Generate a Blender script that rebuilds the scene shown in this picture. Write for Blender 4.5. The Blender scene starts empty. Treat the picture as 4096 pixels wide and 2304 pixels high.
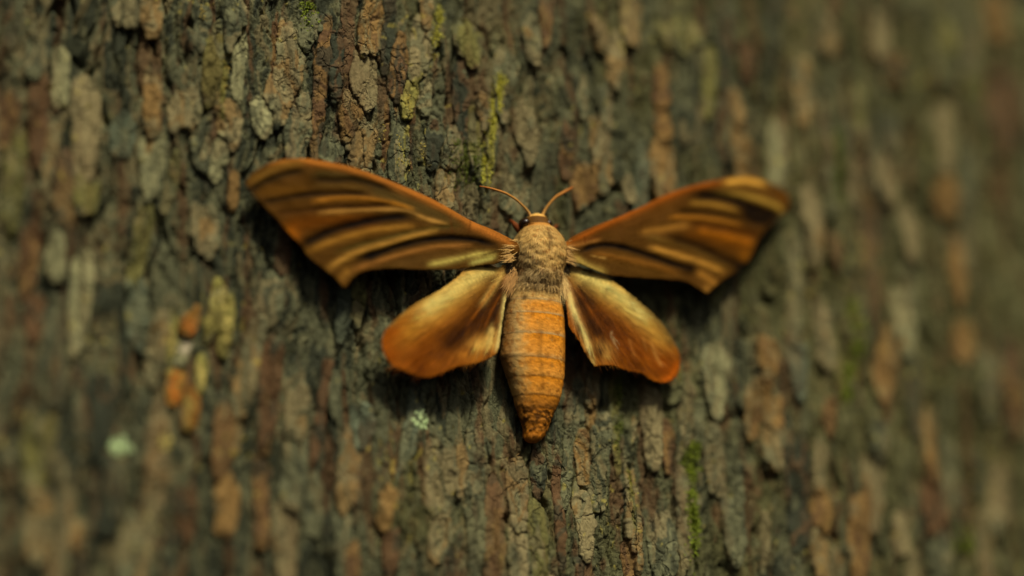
import bpy, math, random
import numpy as np
from mathutils import Vector, Matrix
from mathutils.geometry import delaunay_2d_cdt

# ------------------------------------------------------------------ camera, world, sun, exposure
sc = bpy.context.scene
COL = sc.collection
MM = 0.001
R = 800.0                                    # trunk radius in mm at the moth
LENS, SENSOR, FRAME_W = 85.0, 36.0, 210.0    # the frame is 210 mm wide at the moth
DIST = FRAME_W * LENS / SENSOR
F = np.array([0.42, 1.0, 0.26]); F /= np.linalg.norm(F)
RIGHT = np.cross(F, [0, 0, 1.0]); RIGHT /= np.linalg.norm(RIGHT)
UP = np.cross(RIGHT, F)
CAM = -F * DIST

cam_data = bpy.data.cameras.new('camera')
cam = bpy.data.objects.new('camera', cam_data); COL.objects.link(cam); sc.camera = cam
cam.matrix_world = Matrix(((RIGHT[0], UP[0], -F[0], CAM[0] * MM), (RIGHT[1], UP[1], -F[1], CAM[1] * MM),
                           (RIGHT[2], UP[2], -F[2], CAM[2] * MM), (0, 0, 0, 1)))
cam_data.lens = LENS; cam_data.sensor_width = SENSOR
cam_data.clip_start = 0.02; cam_data.clip_end = 50
cam_data.dof.use_dof = True
cam_data.dof.focus_distance = (DIST - 3.3) * MM
cam_data.dof.aperture_fstop = 2.15

SUN = np.array([0.02, -0.72, 0.88]); SUN /= np.linalg.norm(SUN)
elev = math.asin(SUN[2])
world = bpy.data.worlds.new('World'); sc.world = world; world.use_nodes = True
wn = world.node_tree
sky = wn.nodes.new('ShaderNodeTexSky'); sky.sky_type = 'NISHITA'; sky.sun_disc = False
sky.sun_elevation = elev; sky.sun_rotation = math.atan2(SUN[0], SUN[1])
sky.air_density = 0.7; sky.dust_density = 5.0; sky.ozone_density = 0.4
wn.links.new(sky.outputs[0], wn.nodes['Background'].inputs[0])
wn.nodes['Background'].inputs[1].default_value = 0.05
sun_data = bpy.data.lights.new('sun', 'SUN'); sun_data.energy = 4.2
sun_data.angle = math.radians(10); sun_data.color = (1.0, 0.91, 0.70)
sun = bpy.data.objects.new('sun', sun_data); COL.objects.link(sun)
sun.rotation_euler = Vector(-SUN).to_track_quat('-Z', 'Y').to_euler(); sun.location = Vector(SUN) * 2
sc.view_settings.view_transform = 'Standard'; sc.view_settings.look = 'None'
sc.view_settings.exposure = -0.10; sc.view_settings.gamma = 1.0

rng = np.random.default_rng(11)
random.seed(5)

# ------------------------------------------------------------------ helpers
def s2l(c):
    c = np.asarray(c, float) / 255.0
    return np.where(c <= 0.04045, c / 12.92, ((c + 0.055) / 1.055) ** 2.4)

def smooth(a, b, x):
    t = np.clip((x - a) / (b - a), 0, 1); return t * t * (3 - 2 * t)

def hash2(ix, iy, seed):
    h = (ix.astype(np.int64) * 374761393 + iy.astype(np.int64) * 668265263 + seed * 974634777) & 0xFFFFFFFF
    h = ((h ^ (h >> 13)) * 1274126177) & 0xFFFFFFFF
    return (h ^ (h >> 16)) & 0xFFFF

def perlin(x, y, seed=0):
    x = np.asarray(x, float); y = np.asarray(y, float)
    ix = np.floor(x); iy = np.floor(y); fx = x - ix; fy = y - iy
    u = fx * fx * fx * (fx * (fx * 6 - 15) + 10); v = fy * fy * fy * (fy * (fy * 6 - 15) + 10)
    def g(dx, dy):
        a = hash2(ix + dx, iy + dy, seed) * (2 * math.pi / 65536)
        return np.cos(a) * (fx - dx) + np.sin(a) * (fy - dy)
    a = g(0, 0); b = g(1, 0); c = g(0, 1); d = g(1, 1)
    return (a + (b - a) * u + (c - a + (a - b - c + d) * u) * v) * 1.45

def fbm(x, y, octv, seed=0, gain=0.5):
    s = 0; amp = 1; tot = 0
    for k in range(octv):
        s = s + amp * perlin(x, y, seed + 17 * k); tot += amp; amp *= gain; x = x * 2.03 + 3.1; y = y * 2.03 + 1.7
    return s / tot

def uvw(u, v, w):                            # bark coordinates (arc, height, off the bark) in mm -> metres
    th = np.asarray(u) / R
    return np.stack([(R + w) * np.sin(th), R - (R + w) * np.cos(th), v + 0 * th], -1) * MM

def from_photo(px, py, w=0.0):               # a point of the photograph at height w off the bark -> (u, v)
    px = np.asarray(px, float); py = np.asarray(py, float); w = np.asarray(w, float)
    k = FRAME_W / 4096 / DIST
    d = F + RIGHT * ((px - 2048) * k)[..., None] + UP * ((1152 - py) * k)[..., None]
    ox, oy = CAM[0], CAM[1] - R
    a = d[..., 0] ** 2 + d[..., 1] ** 2; b = ox * d[..., 0] + oy * d[..., 1]; c = ox * ox + oy * oy - (R + w) ** 2
    t = (-b - np.sqrt(b * b - a * c)) / a
    x = ox + t * d[..., 0]; y = oy + t * d[..., 1]
    return R * np.arctan2(x, -y), CAM[2] + t * d[..., 2]

def mesh_obj(name, verts, faces, mat, parent=None, cols=None, smooth_shade=True, origin=None):
    verts = np.asarray(verts, float); faces = np.asarray(faces, np.int32)
    me = bpy.data.meshes.new(name)
    o = bpy.data.objects.new(name, me); COL.objects.link(o)
    if origin is None: origin = verts.mean(0)
    origin = np.asarray(origin)
    me.vertices.add(len(verts)); me.vertices.foreach_set('co', (verts - origin).astype(np.float32).ravel())
    nf, k = faces.shape
    me.loops.add(nf * k); me.loops.foreach_set('vertex_index', faces.ravel())
    me.polygons.add(nf)
    me.polygons.foreach_set('loop_start', np.arange(0, nf * k, k, dtype=np.int32))
    me.update(calc_edges=True)
    if smooth_shade: me.polygons.foreach_set('use_smooth', np.ones(nf, bool))
    if cols is not None:
        at = me.color_attributes.new('tint', 'FLOAT_COLOR', 'POINT')
        c4 = np.ones((len(verts), 4), np.float32); c4[:, :3] = cols
        at.data.foreach_set('color', c4.ravel())
    me.validate()
    me.materials.append(mat)
    if parent is not None:
        o.parent = parent; o.location = Vector(origin) - parent_origin(parent)
    else:
        o.location = Vector(origin)
    return o

def parent_origin(p):
    v = Vector((0, 0, 0))
    while p is not None: v += p.location; p = p.parent
    return v

def thing(name, label, cat, loc):
    o = bpy.data.objects.new(name, None); COL.objects.link(o); o.location = loc
    o.empty_display_size = 0.01; o['label'] = label; o['category'] = cat
    return o

# ------------------------------------------------------------------ materials
def tint_material(name, rough, spec, scale, contrast, bump_dist, aniso=(1, 1, 1), cracks=0.0, sheen=0.0, sat_noise=0.0, translucent=0.0):
    m = bpy.data.materials.new(name); m.use_nodes = True
    nt = m.node_tree; N = nt.nodes; L = nt.links
    bs = N['Principled BSDF']; bs.inputs['Roughness'].default_value = rough
    bs.inputs['Specular IOR Level'].default_value = spec
    if sheen:
        bs.inputs['Sheen Weight'].default_value = sheen; bs.inputs['Sheen Roughness'].default_value = 0.4
        bs.inputs['Sheen Tint'].default_value = (1, .8, .5, 1)
    at = N.new('ShaderNodeAttribute'); at.attribute_name = 'tint'
    geo = N.new('ShaderNodeNewGeometry')
    mp = N.new('ShaderNodeMapping'); mp.inputs['Scale'].default_value = aniso
    L.new(geo.outputs['Position'], mp.inputs['Vector'])
    n1 = N.new('ShaderNodeTexNoise'); n1.inputs['Scale'].default_value = scale; n1.inputs['Detail'].default_value = 7
    n1.inputs['Roughness'].default_value = 0.68
    L.new(mp.outputs[0], n1.inputs['Vector'])
    mr = N.new('ShaderNodeMapRange'); mr.inputs['From Min'].default_value = 0.25; mr.inputs['From Max'].default_value = 0.75
    mr.inputs['To Min'].default_value = 1 - contrast; mr.inputs['To Max'].default_value = 1 + contrast
    L.new(n1.outputs[0], mr.inputs[0])
    mul = N.new('ShaderNodeVectorMath'); mul.operation = 'SCALE'
    L.new(at.outputs['Color'], mul.inputs[0]); L.new(mr.outputs[0], mul.inputs['Scale'])
    L.new(mul.outputs[0], bs.inputs['Base Color'])
    h = n1.outputs[0]
    if cracks:
        wa = N.new('ShaderNodeTexNoise'); wa.inputs['Scale'].default_value = 420; wa.inputs['Detail'].default_value = 4
        L.new(geo.outputs['Position'], wa.inputs['Vector'])
        sub = N.new('ShaderNodeVectorMath'); sub.operation = 'MULTIPLY_ADD'
        sub.inputs[1].default_value = (0.0035,) * 3
        L.new(wa.outputs['Color'], sub.inputs[0]); L.new(geo.outputs['Position'], sub.inputs[2])
        m2 = N.new('ShaderNodeMapping'); m2.inputs['Scale'].default_value = (1, 1, 0.6)
        L.new(sub.outputs[0], m2.inputs['Vector'])
        vo = N.new('ShaderNodeTexVoronoi'); vo.feature = 'DISTANCE_TO_EDGE'; vo.inputs['Scale'].default_value = 230
        L.new(m2.outputs[0], vo.inputs['Vector'])
        cr = N.new('ShaderNodeMapRange'); cr.inputs['From Min'].default_value = 0.0; cr.inputs['From Max'].default_value = 0.07
        cr.inputs['To Min'].default_value = -cracks; cr.inputs['To Max'].default_value = 0
        L.new(vo.outputs['Distance'], cr.inputs[0])
        ad = N.new('ShaderNodeMath'); ad.operation = 'ADD'
        L.new(n1.outputs[0], ad.inputs[0]); L.new(cr.outputs[0], ad.inputs[1]); h = ad.outputs[0]
    bp = N.new('ShaderNodeBump'); bp.inputs['Distance'].default_value = bump_dist; bp.inputs['Strength'].default_value = 1.0
    L.new(h, bp.inputs['Height']); L.new(bp.outputs[0], bs.inputs['Normal'])
    if translucent:
        tr = N.new('ShaderNodeBsdfTranslucent'); L.new(mul.outputs[0], tr.inputs['Color'])
        mx = N.new('ShaderNodeMixShader'); mx.inputs[0].default_value = translucent
        L.new(bs.outputs[0], mx.inputs[1]); L.new(tr.outputs[0], mx.inputs[2])
        L.new(mx.outputs[0], N['Material Output'].inputs[0])
    return m

M_BARK = tint_material('bark_plate_surface', 0.85, 0.10, 1500, 0.36, 0.00045, (1, 1, 0.55), cracks=0.9)
M_BED = tint_material('bark_furrow_surface', 0.88, 0.08, 1300, 0.40, 0.0009, (1, 1, 0.6), cracks=0.25)
M_WING = tint_material('wing_scales', 0.60, 0.04, 5000, 0.16, 0.00012, translucent=0.06)
M_BODY = tint_material('body_scales', 0.62, 0.08, 3500, 0.14, 0.00008)
M_FUR = tint_material('moth_fur', 0.6, 0.12, 2500, 0.15, 0.00002)
M_MOSS = tint_material('moss_leaves', 0.7, 0.3, 1500, 0.3, 0.00005)
M_LICHEN = tint_material('lichen_crust', 0.85, 0.2, 2500, 0.25, 0.0002)
M_EYE = tint_material('eye_gloss', 0.25, 0.5, 6000, 0.2, 0.00003)

# ------------------------------------------------------------------ the bark
PAL = {'G': (112, 106, 80), 'T': (142, 122, 88), 'P': (158, 146, 108), 'O': (146, 108, 64), 'R': (108, 76, 52),
       'D': (58, 58, 47), 'Y': (118, 107, 60), 'B': (106, 108, 88), 'L': (156, 140, 74), 'A': (158, 104, 42)}
GAIN = 1.0
PAL = {k: s2l(v) * GAIN * np.array([.86, .99, .93]) for k, v in PAL.items()}

# plates read off the photograph: centre x, y, half width, half height, lean in degrees, colour
PL = [
 (246,310,32,85,0,'P'),(342,517,52,170,0,'T'),(151,215,44,75,0,'G'),(159,477,44,120,0,'R'),(32,509,35,105,0,'R'),(612,660,50,105,0,'P'),
 (612,430,28,112,0,'O'),(509,48,56,60,0,'G'),(604,55,40,75,0,'T'),(493,557,55,55,0,'B'),(819,549,48,85,0,'G'),(914,509,44,80,0,'T'),
 (875,636,34,64,8,'P'),(827,915,48,75,0,'T'),(231,1026,38,85,4,'P'),(325,1230,46,170,2,'P'),(48,716,50,150,0,'Y'),(342,795,48,64,0,'Y'),
 (938,755,18,60,0,'O'),(740,437,60,55,0,'T'),(120,1033,40,105,0,'R'),(560,1000,42,140,8,'Y'),(143,1240,36,75,0,'R'),(771,1645,36,56,0,'A'),(712,1530,32,66,4,'A'),(765,1290,40,44,0,'A'),(860,1240,26,90,6,'L'),(735,1400,30,50,0,'P'),
 (914,1756,52,120,6,'O'),(914,2034,48,95,3,'O'),(994,1486,42,185,14,'T'),(143,1868,55,160,3,'Y'),(150,2100,50,120,0,'T'),(517,2209,60,120,20,'G'),
 (739,2066,45,100,0,'R'),(302,2138,30,50,0,'O'),(636,1390,40,110,5,'T'),(400,1640,60,130,0,'D'),(420,2000,60,110,0,'D'),
 (560,1250,45,110,0,'B'),(1080,1618,36,220,5,'R'),(1405,1887,50,125,3,'T'),(1554,2024,32,80,8,'O'),(1261,2024,40,110,0,'G'),(1773,1930,56,115,0,'T'),
 (1773,2167,50,85,0,'T'),(1373,2200,32,110,0,'G'),(1411,2261,32,60,0,'R'),(1567,2230,28,70,4,'R'),(1579,1824,18,40,0,'O'),(1190,1660,42,90,5,'T'),
 (1860,1870,22,70,0,'T'),(2016,2068,16,18,0,'O'),(1290,1640,22,190,9,'R'),(1180,1900,45,130,2,'G'),(1150,2180,48,120,0,'T'),(1050,2000,34,160,0,'R'),
 (1080,1250,34,120,10,'G'),(1380,1250,30,90,4,'B'),(1460,1700,46,80,0,'B'),
 (2397,1525,30,110,0,'T'),(2400,1645,26,40,0,'O'),(2366,1837,28,125,0,'O'),(2360,2095,32,130,0,'T'),(2090,1993,42,120,0,'T'),(2085,2215,44,85,0,'T'),
 (2640,1712,36,130,0,'T'),(2884,1512,46,105,0,'P'),(2710,1530,60,50,0,'Y'),(3046,1631,44,85,0,'O'),(2572,1724,16,25,0,'T'),(2697,1774,22,70,0,'R'),
 (2260,2080,16,190,0,'R'),(2545,2050,26,180,0,'T'),(2672,2180,45,95,0,'G'),(2890,1840,36,120,0,'T'),(2525,2250,28,60,0,'R'),(2347,2275,35,40,0,'R'),
 (2960,2100,40,130,0,'G'),(2180,1880,30,80,0,'D'),
 (3541,143,36,72,0,'T'),(3597,278,50,60,-8,'R'),(3326,143,32,64,0,'T'),(3215,350,32,110,0,'T'),(3581,517,32,64,0,'G'),(3565,700,44,88,0,'T'),
 (3501,811,25,40,10,'O'),(3430,716,36,80,0,'T'),(3803,779,46,64,0,'O'),(3795,557,36,110,0,'T'),(3263,906,36,120,0,'T'),(3660,930,40,80,0,'T'),
 (3851,1057,34,100,0,'O'),(3788,207,40,88,0,'Y'),(3120,636,32,110,0,'P'),(4002,48,45,100,0,'O'),(4026,437,50,130,0,'R'),
 (3628,1295,40,110,0,'P'),(3565,1462,42,120,16,'O'),(3875,1359,46,72,0,'O'),(3310,1350,32,120,0,'T'),(3318,1661,28,48,0,'O'),(3501,1963,44,120,3,'T'),
 (3740,1830,32,140,0,'O'),(3748,2018,52,88,0,'R'),(3294,1883,32,88,0,'T'),(3302,2042,40,80,0,'O'),(3302,2217,40,72,0,'T'),(3446,2154,36,140,5,'O'),
 (3112,1660,44,78,5,'O'),(3104,1788,32,64,5,'T'),(3080,1470,30,100,0,'O'),(3517,1748,32,80,0,'G'),(3612,2130,36,88,0,'T'),(3770,2230,36,80,15,'G'),
 (3962,1565,28,95,0,'G'),(4058,1550,40,150,0,'R'),(4010,1995,32,105,0,'T'),(3200,1980,50,200,0,'D'),(3200,1480,40,90,0,'B'),
 (2534,72,44,90,2,'O'),(2407,132,28,42,-10,'O'),(2131,155,30,66,0,'T'),(2468,248,32,75,0,'T'),(2434,430,34,80,0,'G'),(2418,624,40,105,-2,'T'),
 (2120,519,44,85,-4,'T'),(2352,734,48,72,5,'O'),(2661,386,30,110,0,'R'),(2661,500,30,75,0,'O'),(2661,680,56,85,-6,'O'),(2975,596,34,120,-4,'O'),
 (2964,470,26,85,0,'T'),(2280,607,22,80,0,'R'),(2534,770,26,50,0,'T'),(2738,138,80,52,0,'Y'),(3003,237,24,60,-8,'R'),(2346,400,22,60,0,'G'),(2850,330,30,110,0,'Y'),
 (1145,285,62,155,13,'T'),(1106,193,14,95,4,'R'),(1290,340,22,240,4,'R'),(1352,266,34,105,2,'D'),(1488,120,42,110,5,'O'),(1459,319,46,100,3,'T'),
 (1410,464,36,72,6,'O'),(1488,464,24,36,0,'T'),(1454,600,46,100,2,'T'),(1333,585,50,60,0,'G'),(1690,217,46,115,9,'T'),(1715,48,24,60,3,'T'),
 (1652,386,40,66,12,'L'),(1710,367,22,60,6,'G'),(1604,580,46,120,2,'G'),(1666,546,12,120,4,'R'),(1550,555,14,110,3,'R'),(1816,604,38,85,4,'G'),
 (1740,560,26,100,3,'D'),(1890,170,56,64,0,'Y'),(1937,435,20,52,0,'T'),(1053,459,42,55,0,'P'),(1193,540,50,85,4,'G'),(1220,440,30,60,4,'T'),
 (1560,120,24,130,3,'D'),(1600,300,26,120,2,'R'),(1240,120,40,70,10,'G'),(950,70,44,80,3,'G'),(860,250,40,130,3,'Y'),(960,260,26,110,3,'P'),
 (1800,760,34,60,0,'T'),(2090,790,50,55,0,'G'),(1860,420,30,120,0,'D'),(1972,560,13,120,3,'L'),(1905,560,24,110,0,'Y'),(905,1300,22,100,8,'L'),(815,1500,20,60,4,'L'),(905,330,12,110,3,'L'),(690,1340,22,70,0,'L'),(1630,600,9,100,3,'L'),(2545,1980,16,110,0,'Y'),(2495,1640,18,160,0,'Y'),(2030,330,36,110,0,'G'),
]
rows = np.array([(a, b, c, d, e) for a, b, c, d, e, _ in PL], float)
pu, pv = from_photo(rows[:, 0], rows[:, 1], 1.5)
ru, _ = from_photo(rows[:, 0] + rows[:, 2], rows[:, 1], 1.5)
_, rv = from_photo(rows[:, 0], rows[:, 1] - rows[:, 3], 1.5)
seeds = [(pu[i], pv[i], (ru[i] - pu[i]) * 1.0, (rv[i] - pv[i]) * 1.36, math.radians(rows[i, 4]), PL[i][5], True) for i in range(len(PL))]

U0, U1, V0, V1, ST = -126.0, 156.0, -80.0, 86.0, 0.24
gu = np.arange(U0, U1, ST); gv = np.arange(V0, V1, ST)
GU, GV = np.meshgrid(gu, gv)                                     # rows = v
cu, cv = from_photo(np.array([0, 4096, 0, 4096.]), np.array([0, 0, 2304, 2304.]), 0)

# filler plates between those read off the photograph
fill = 0
for _ in range(12000):
    if fill >= 100: break
    u = rng.uniform(U0 + 4, U1 - 4); v = rng.uniform(V0 + 6, V1 - 6)
    w = rng.uniform(0.9, 2.4); h = w * rng.uniform(4, 11)
    ok = True
    for s in seeds:
        du = abs(u - s[0]) / (s[2] + 0.5 * w); dv = abs(v - s[1]) / (s[3] + 0.45 * h)
        if du ** 3 + dv ** 3 < 1: ok = False; break
    if ok:
        seeds.append((u, v, w, h, math.radians(rng.normal(3, 4)), rng.choice(list('GGGGTTDDDDRYBR')), False)); fill += 1
NP = len(seeds)

# shared warp so that neighbouring plates fit like a jigsaw
WU = 1.2 * fbm(GU / 5.5, GV / 20, 3, 3) + 0.60 * fbm(GU / 1.4, GV / 3.4, 4, 5, 0.6)
WV = 4.0 * fbm(GU / 3.2, GV / 16, 3, 8) + 1.8 * fbm(GU / 1.1, GV / 2.6, 4, 9, 0.6)
best = np.full(GU.shape, 9.0); second = np.full(GU.shape, 9.0); own = np.full(GU.shape, -1, np.int32)
win = []
def plate_d(i, sl):
    u0, v0, w, h, a, _, _m = seeds[i]
    x = GU[sl] + WU[sl] - u0; y = GV[sl] + WV[sl] - v0
    xr = x * math.cos(a) - y * math.sin(a); yr = x * math.sin(a) + y * math.cos(a)
    taper = 1 + 0.22 * np.clip(yr / h, -1, 1)
    return (np.abs(xr / (w * taper)) ** 3.0 + np.abs(yr / h) ** 2.6) ** (1 / 2.8)
for i, s in enumerate(seeds):
    ext_u = s[2] * 1.5 + s[3] * abs(math.sin(s[4])) + 3; ext_v = s[3] * 1.3 + 4
    j0 = max(0, int((s[0] - ext_u - U0) / ST)); j1 = min(len(gu), int((s[0] + ext_u - U0) / ST) + 1)
    i0 = max(0, int((s[1] - ext_v - V0) / ST)); i1 = min(len(gv), int((s[1] + ext_v - V0) / ST) + 1)
    sl = (slice(i0, i1), slice(j0, j1)); win.append(sl)
    d = plate_d(i, sl); b = best[sl]; c = second[sl]; o = own[sl]
    better = d < b
    second[sl] = np.where(better, b, np.minimum(c, d)); own[sl] = np.where(better, i, o); best[sl] = np.where(better, d, b)

# the furrowed bed beneath
def pit(x, w): return np.exp(-(x / w) ** 2)
warp1 = 2.6 * fbm(GU / 9, GV / 22, 3, 21)
macro = 2.0 * fbm(GU / 30, GV / 60, 3, 31)
strips = perlin((GU + warp1) / 4.2, GV / 34, 41)
groove = np.abs(perlin((GU + warp1 * 1.3 + 0.4 * WU) / 4.2, GV / 24, 43))
groove2 = np.abs(fbm((GU + warp1 + 0.5 * WU) / 2.0, GV / 8, 2, 47))
crumb = fbm((GU + 0.5 * WU) / 1.0, GV / 2.3, 4, 51, 0.6)
billow = np.abs(fbm((GU + 0.7 * WU) / 1.8, (GV + 0.4 * WV) / 7.5, 4, 53, 0.6))
worm = np.abs(perlin((GU + 1.3 * WU) / 1.5, (GV + WV) / 2.6, 55))
tn = fbm((GU + warp1 + 0.6 * WU) / 6, (GV + 0.6 * WV) / 16, 3, 57) * 9
tf = tn - np.floor(tn); tq = np.floor(tn) + smooth(0.44, 0.56, tf)
calm = macro + 0.9 * strips + 0.28 * tq                              # what plates and bed share
rough = smooth(-0.25, 0.35, fbm(GU / 9, GV / 24, 3, 59))
bed = calm - 2.4 * pit(groove, 0.05) * smooth(-.3, .3, perlin(GU / 9, GV / 30, 44)) - 0.7 * pit(groove2, 0.05) + (0.14 + 0.22 * rough) * crumb \
    - 0.5 * pit(worm, 0.06) * (0.3 + 0.7 * rough) - 0.7 * (0.4 + 0.6 * rough) * (0.35 - billow) - 0.2
# the bark is worn flatter where the moth sits
bu, bv = from_photo(2135., 1300., 4)
near = np.exp(-((GU - bu) / 11) ** 2 - ((GV - bv) / 30) ** 2)
bed = bed * (1 - 0.6 * near) - 1.2 * near
calm = calm * (1 - 0.6 * near) - 1.2 * near
dish = 3.0 * np.exp(-((GU - bu) / 36) ** 2 - ((GV - bv - 4) / 30) ** 2)       # a shallow hollow in the trunk
bed = bed - dish; calm = calm - dish

def mixc(a, b, t): return a + (b - a) * t[..., None]
big = fbm(GU / 30, GV / 45, 3, 61)
red = smooth(0.16, 0.5, perlin((GU + warp1 + 0.5 * WU) / 2.6, GV / 26, 63) + 0.3 * perlin(GU / 1.2, GV / 3, 64))
olive = smooth(-0.05, 0.5, fbm(GU / 14, GV / 30, 3, 67) + 0.005 * GU)
pale = smooth(0.1, 0.5, fbm((GU + WU) / 2.2, (GV + WV) / 6, 3, 69))
lev = hash2(np.floor(tn) + 60, np.floor((GU + warp1) / 11), 5) / 65536.0
bedc = np.broadcast_to(PAL['D'] * 1.05, GU.shape + (3,)).copy()
bedc = mixc(bedc, PAL['G'] * 0.9, np.where(lev < 0.45, 0.8, 0.1))
bedc = mixc(bedc, PAL['T'] * 0.85, np.where(lev > 0.78, 0.75, 0.0))
bedc = mixc(bedc, PAL['Y'] * 0.75, 0.5 * olive)
bedc = mixc(bedc, PAL['R'] * 0.9, 0.7 * red)
bedc = mixc(bedc, PAL['P'] * 0.85, 0.5 * pale)
speck = smooth(0.45, 0.62, fbm(GU / 1.3, GV / 2.6, 3, 71) + 0.35 * fbm(GU / 16, GV / 24, 2, 73))
YEL = s2l((186, 172, 78)) * GAIN
blot = fbm((GU + WU) / 2.6, (GV + WV) / 6.5, 4, 75, 0.6)
# a plate's colour spreads in an uneven patch over the plate and a little past it
for i, q in enumerate(seeds):
    sl = win[i]; d = plate_d(i, sl)
    cov = smooth(-0.10, 0.14, 0.98 - d + 0.55 * blot[sl]) * (0.92 if q[6] else 0.7)
    c0 = PAL[q[5]] * rng.uniform(0.88, 1.12)
    alt = PAL[{'T': 'O', 'P': 'T', 'G': 'T', 'O': 'T', 'R': 'D', 'D': 'G', 'Y': 'G', 'B': 'D', 'L': 'Y', 'A': 'O'}[q[5]]]
    alt2 = PAL[{'T': 'G', 'P': 'G', 'G': 'D', 'O': 'R', 'R': 'O', 'D': 'R', 'Y': 'T', 'B': 'G', 'L': 'P', 'A': 'L'}[q[5]]]
    hv = hash2(np.floor(tn[sl]) + 40, 0 * GU[sl] + i, 5) / 65536.0
    c = np.broadcast_to(c0, hv.shape + (3,)).copy()
    c = mixc(c, alt, np.where(hv < 0.22, 0.7, 0.0)); c = mixc(c, alt2, np.where(hv > 0.82, 0.65, 0.0))
    bedc[sl] = mixc(bedc[sl], c, cov)
bedc = mixc(bedc, YEL, 0.5 * speck)
bedc = mixc(bedc, PAL['D'], 0.55 * smooth(0.12, 0.5, fbm((GU - WU) / 3, GV / 10, 4, 77, 0.6)))
bedc = mixc(bedc, PAL['R'] * 0.9, 0.22 * red)
bedc *= (1 + 0.30 * crumb)[..., None]

tree = thing('tree_trunk', 'rough grey brown pine trunk with flaking bark that the moth rests on', 'tree trunk', (0, R * MM, -0.6))

edge_fade = smooth(0, 8, np.minimum(np.minimum(GU - U0, U1 - GU), np.minimum(GV - V0, V1 - GV)))
surf = bed.copy()
keepbed = np.ones(GU.shape, bool)
plates_out = []
loose = []
for i, s in enumerate(seeds):
    sl = win[i]
    d = plate_d(i, sl)
    other = np.where(own[sl] == i, second[sl], best[sl])
    size = min(s[2], s[3])
    e = np.minimum((1.0 - d) * size, (other - d) * 0.55 * size - 0.12)
    u = GU[sl]; v = GV[sl]; bd = bed[sl]
    if (e > 0.4).sum() < 40: continue
    man = s[6]
    thick = (rng.uniform(0.35, 1.25) if man else rng.uniform(0.2, 0.6)) * (0.5 if s[5] == 'D' else 0.6 if s[5] == 'R' else 1.0)
    # a scale is rooted along its upper end and one flank and stands proud along the other
    side = rng.choice([-1, 1]) * rng.uniform(0.2, 0.8)
    ramp = np.clip(0.45 - 0.40 * (v - s[1]) / s[3] + 0.40 * side * (u - s[0]) / s[2], 0.02, 1.1)
    mic = rng.uniform(0.35, 1.0)
    hp = calm[sl] + 0.05 + thick * ramp + 0.10 * mic * crumb[sl] - 0.35 * mic * pit(worm[sl], 0.05) * rough[sl] - 0.5 * mic * pit(groove2[sl], 0.03)
    nr = near[sl]; hp = hp - 0.6 * thick * ramp * nr
    base = np.minimum(bd, hp) - 0.7
    prof = smooth(-0.22, 0.16, e)
    h = base + (hp - base) * prof
    h = np.minimum(h, 4.8)
    # lips: rim pushed outwards so that scales overhang
    ge_v, ge_u = np.gradient(e, ST)
    gl = np.sqrt(ge_u ** 2 + ge_v ** 2) + 1e-6
    k = 0.45 * np.exp(-((e - 0.2) / 0.35) ** 2) * prof
    uu = u - ge_u / gl * k; vv = v - ge_v / gl * k
    mask = e > -0.55
    fm = mask[:-1, :-1] & mask[1:, :-1] & mask[:-1, 1:] & mask[1:, 1:]
    if fm.sum() < 30: continue
    surf[sl] = np.where(e > 0, np.maximum(surf[sl], h), surf[sl])
    keepbed[sl] &= ~(e > 2.0)
    c = bedc[sl]
    idx = np.full(mask.shape, -1, np.int64)
    vm = np.zeros(mask.shape, bool); vm[:-1, :-1] |= fm; vm[1:, :-1] |= fm; vm[:-1, 1:] |= fm; vm[1:, 1:] |= fm
    idx[vm] = np.arange(vm.sum())
    f = np.stack([idx[:-1, :-1][fm], idx[:-1, 1:][fm], idx[1:, 1:][fm], idx[1:, :-1][fm]], -1)
    P3 = uvw(uu[vm], vv[vm], h[vm])
    rec = (P3, f, c[vm])
    inview = (cu[0] - 6 < s[0] < cu[1] + 4) and (cv[2] - 10 < s[1] < cv[1] + 8)
    (plates_out if inview else loose).append(rec)
plates_out.sort(key=lambda r: -len(r[1]))
for r in plates_out[:298]:
    mesh_obj('bark_plate', r[0], r[1], M_BARK, tree, r[2])
loose += plates_out[298:]
if loose:
    off = 0; vs = []; fs = []; cs = []
    for P3, f, c in loose: vs.append(P3); fs.append(f + off); cs.append(c); off += len(P3)
    o = mesh_obj('bark_flakes', np.concatenate(vs), np.concatenate(fs), M_BARK, tree, np.concatenate(cs)); o['kind'] = 'stuff'

bedh = bed * edge_fade - 2.5 * (1 - edge_fade)
fm = keepbed[:-1, :-1] | keepbed[1:, :-1] | keepbed[:-1, 1:] | keepbed[1:, 1:]
vm = np.zeros(GU.shape, bool); vm[:-1, :-1] |= fm; vm[1:, :-1] |= fm; vm[:-1, 1:] |= fm; vm[1:, 1:] |= fm
idx = np.full(GU.shape, -1, np.int64); idx[vm] = np.arange(vm.sum())
f = np.stack([idx[:-1, :-1][fm], idx[:-1, 1:][fm], idx[1:, 1:][fm], idx[1:, :-1][fm]], -1)
mesh_obj('bark_bed', uvw(GU[vm], GV[vm], bedh[vm]), f, M_BED, tree, bedc[vm])

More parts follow.
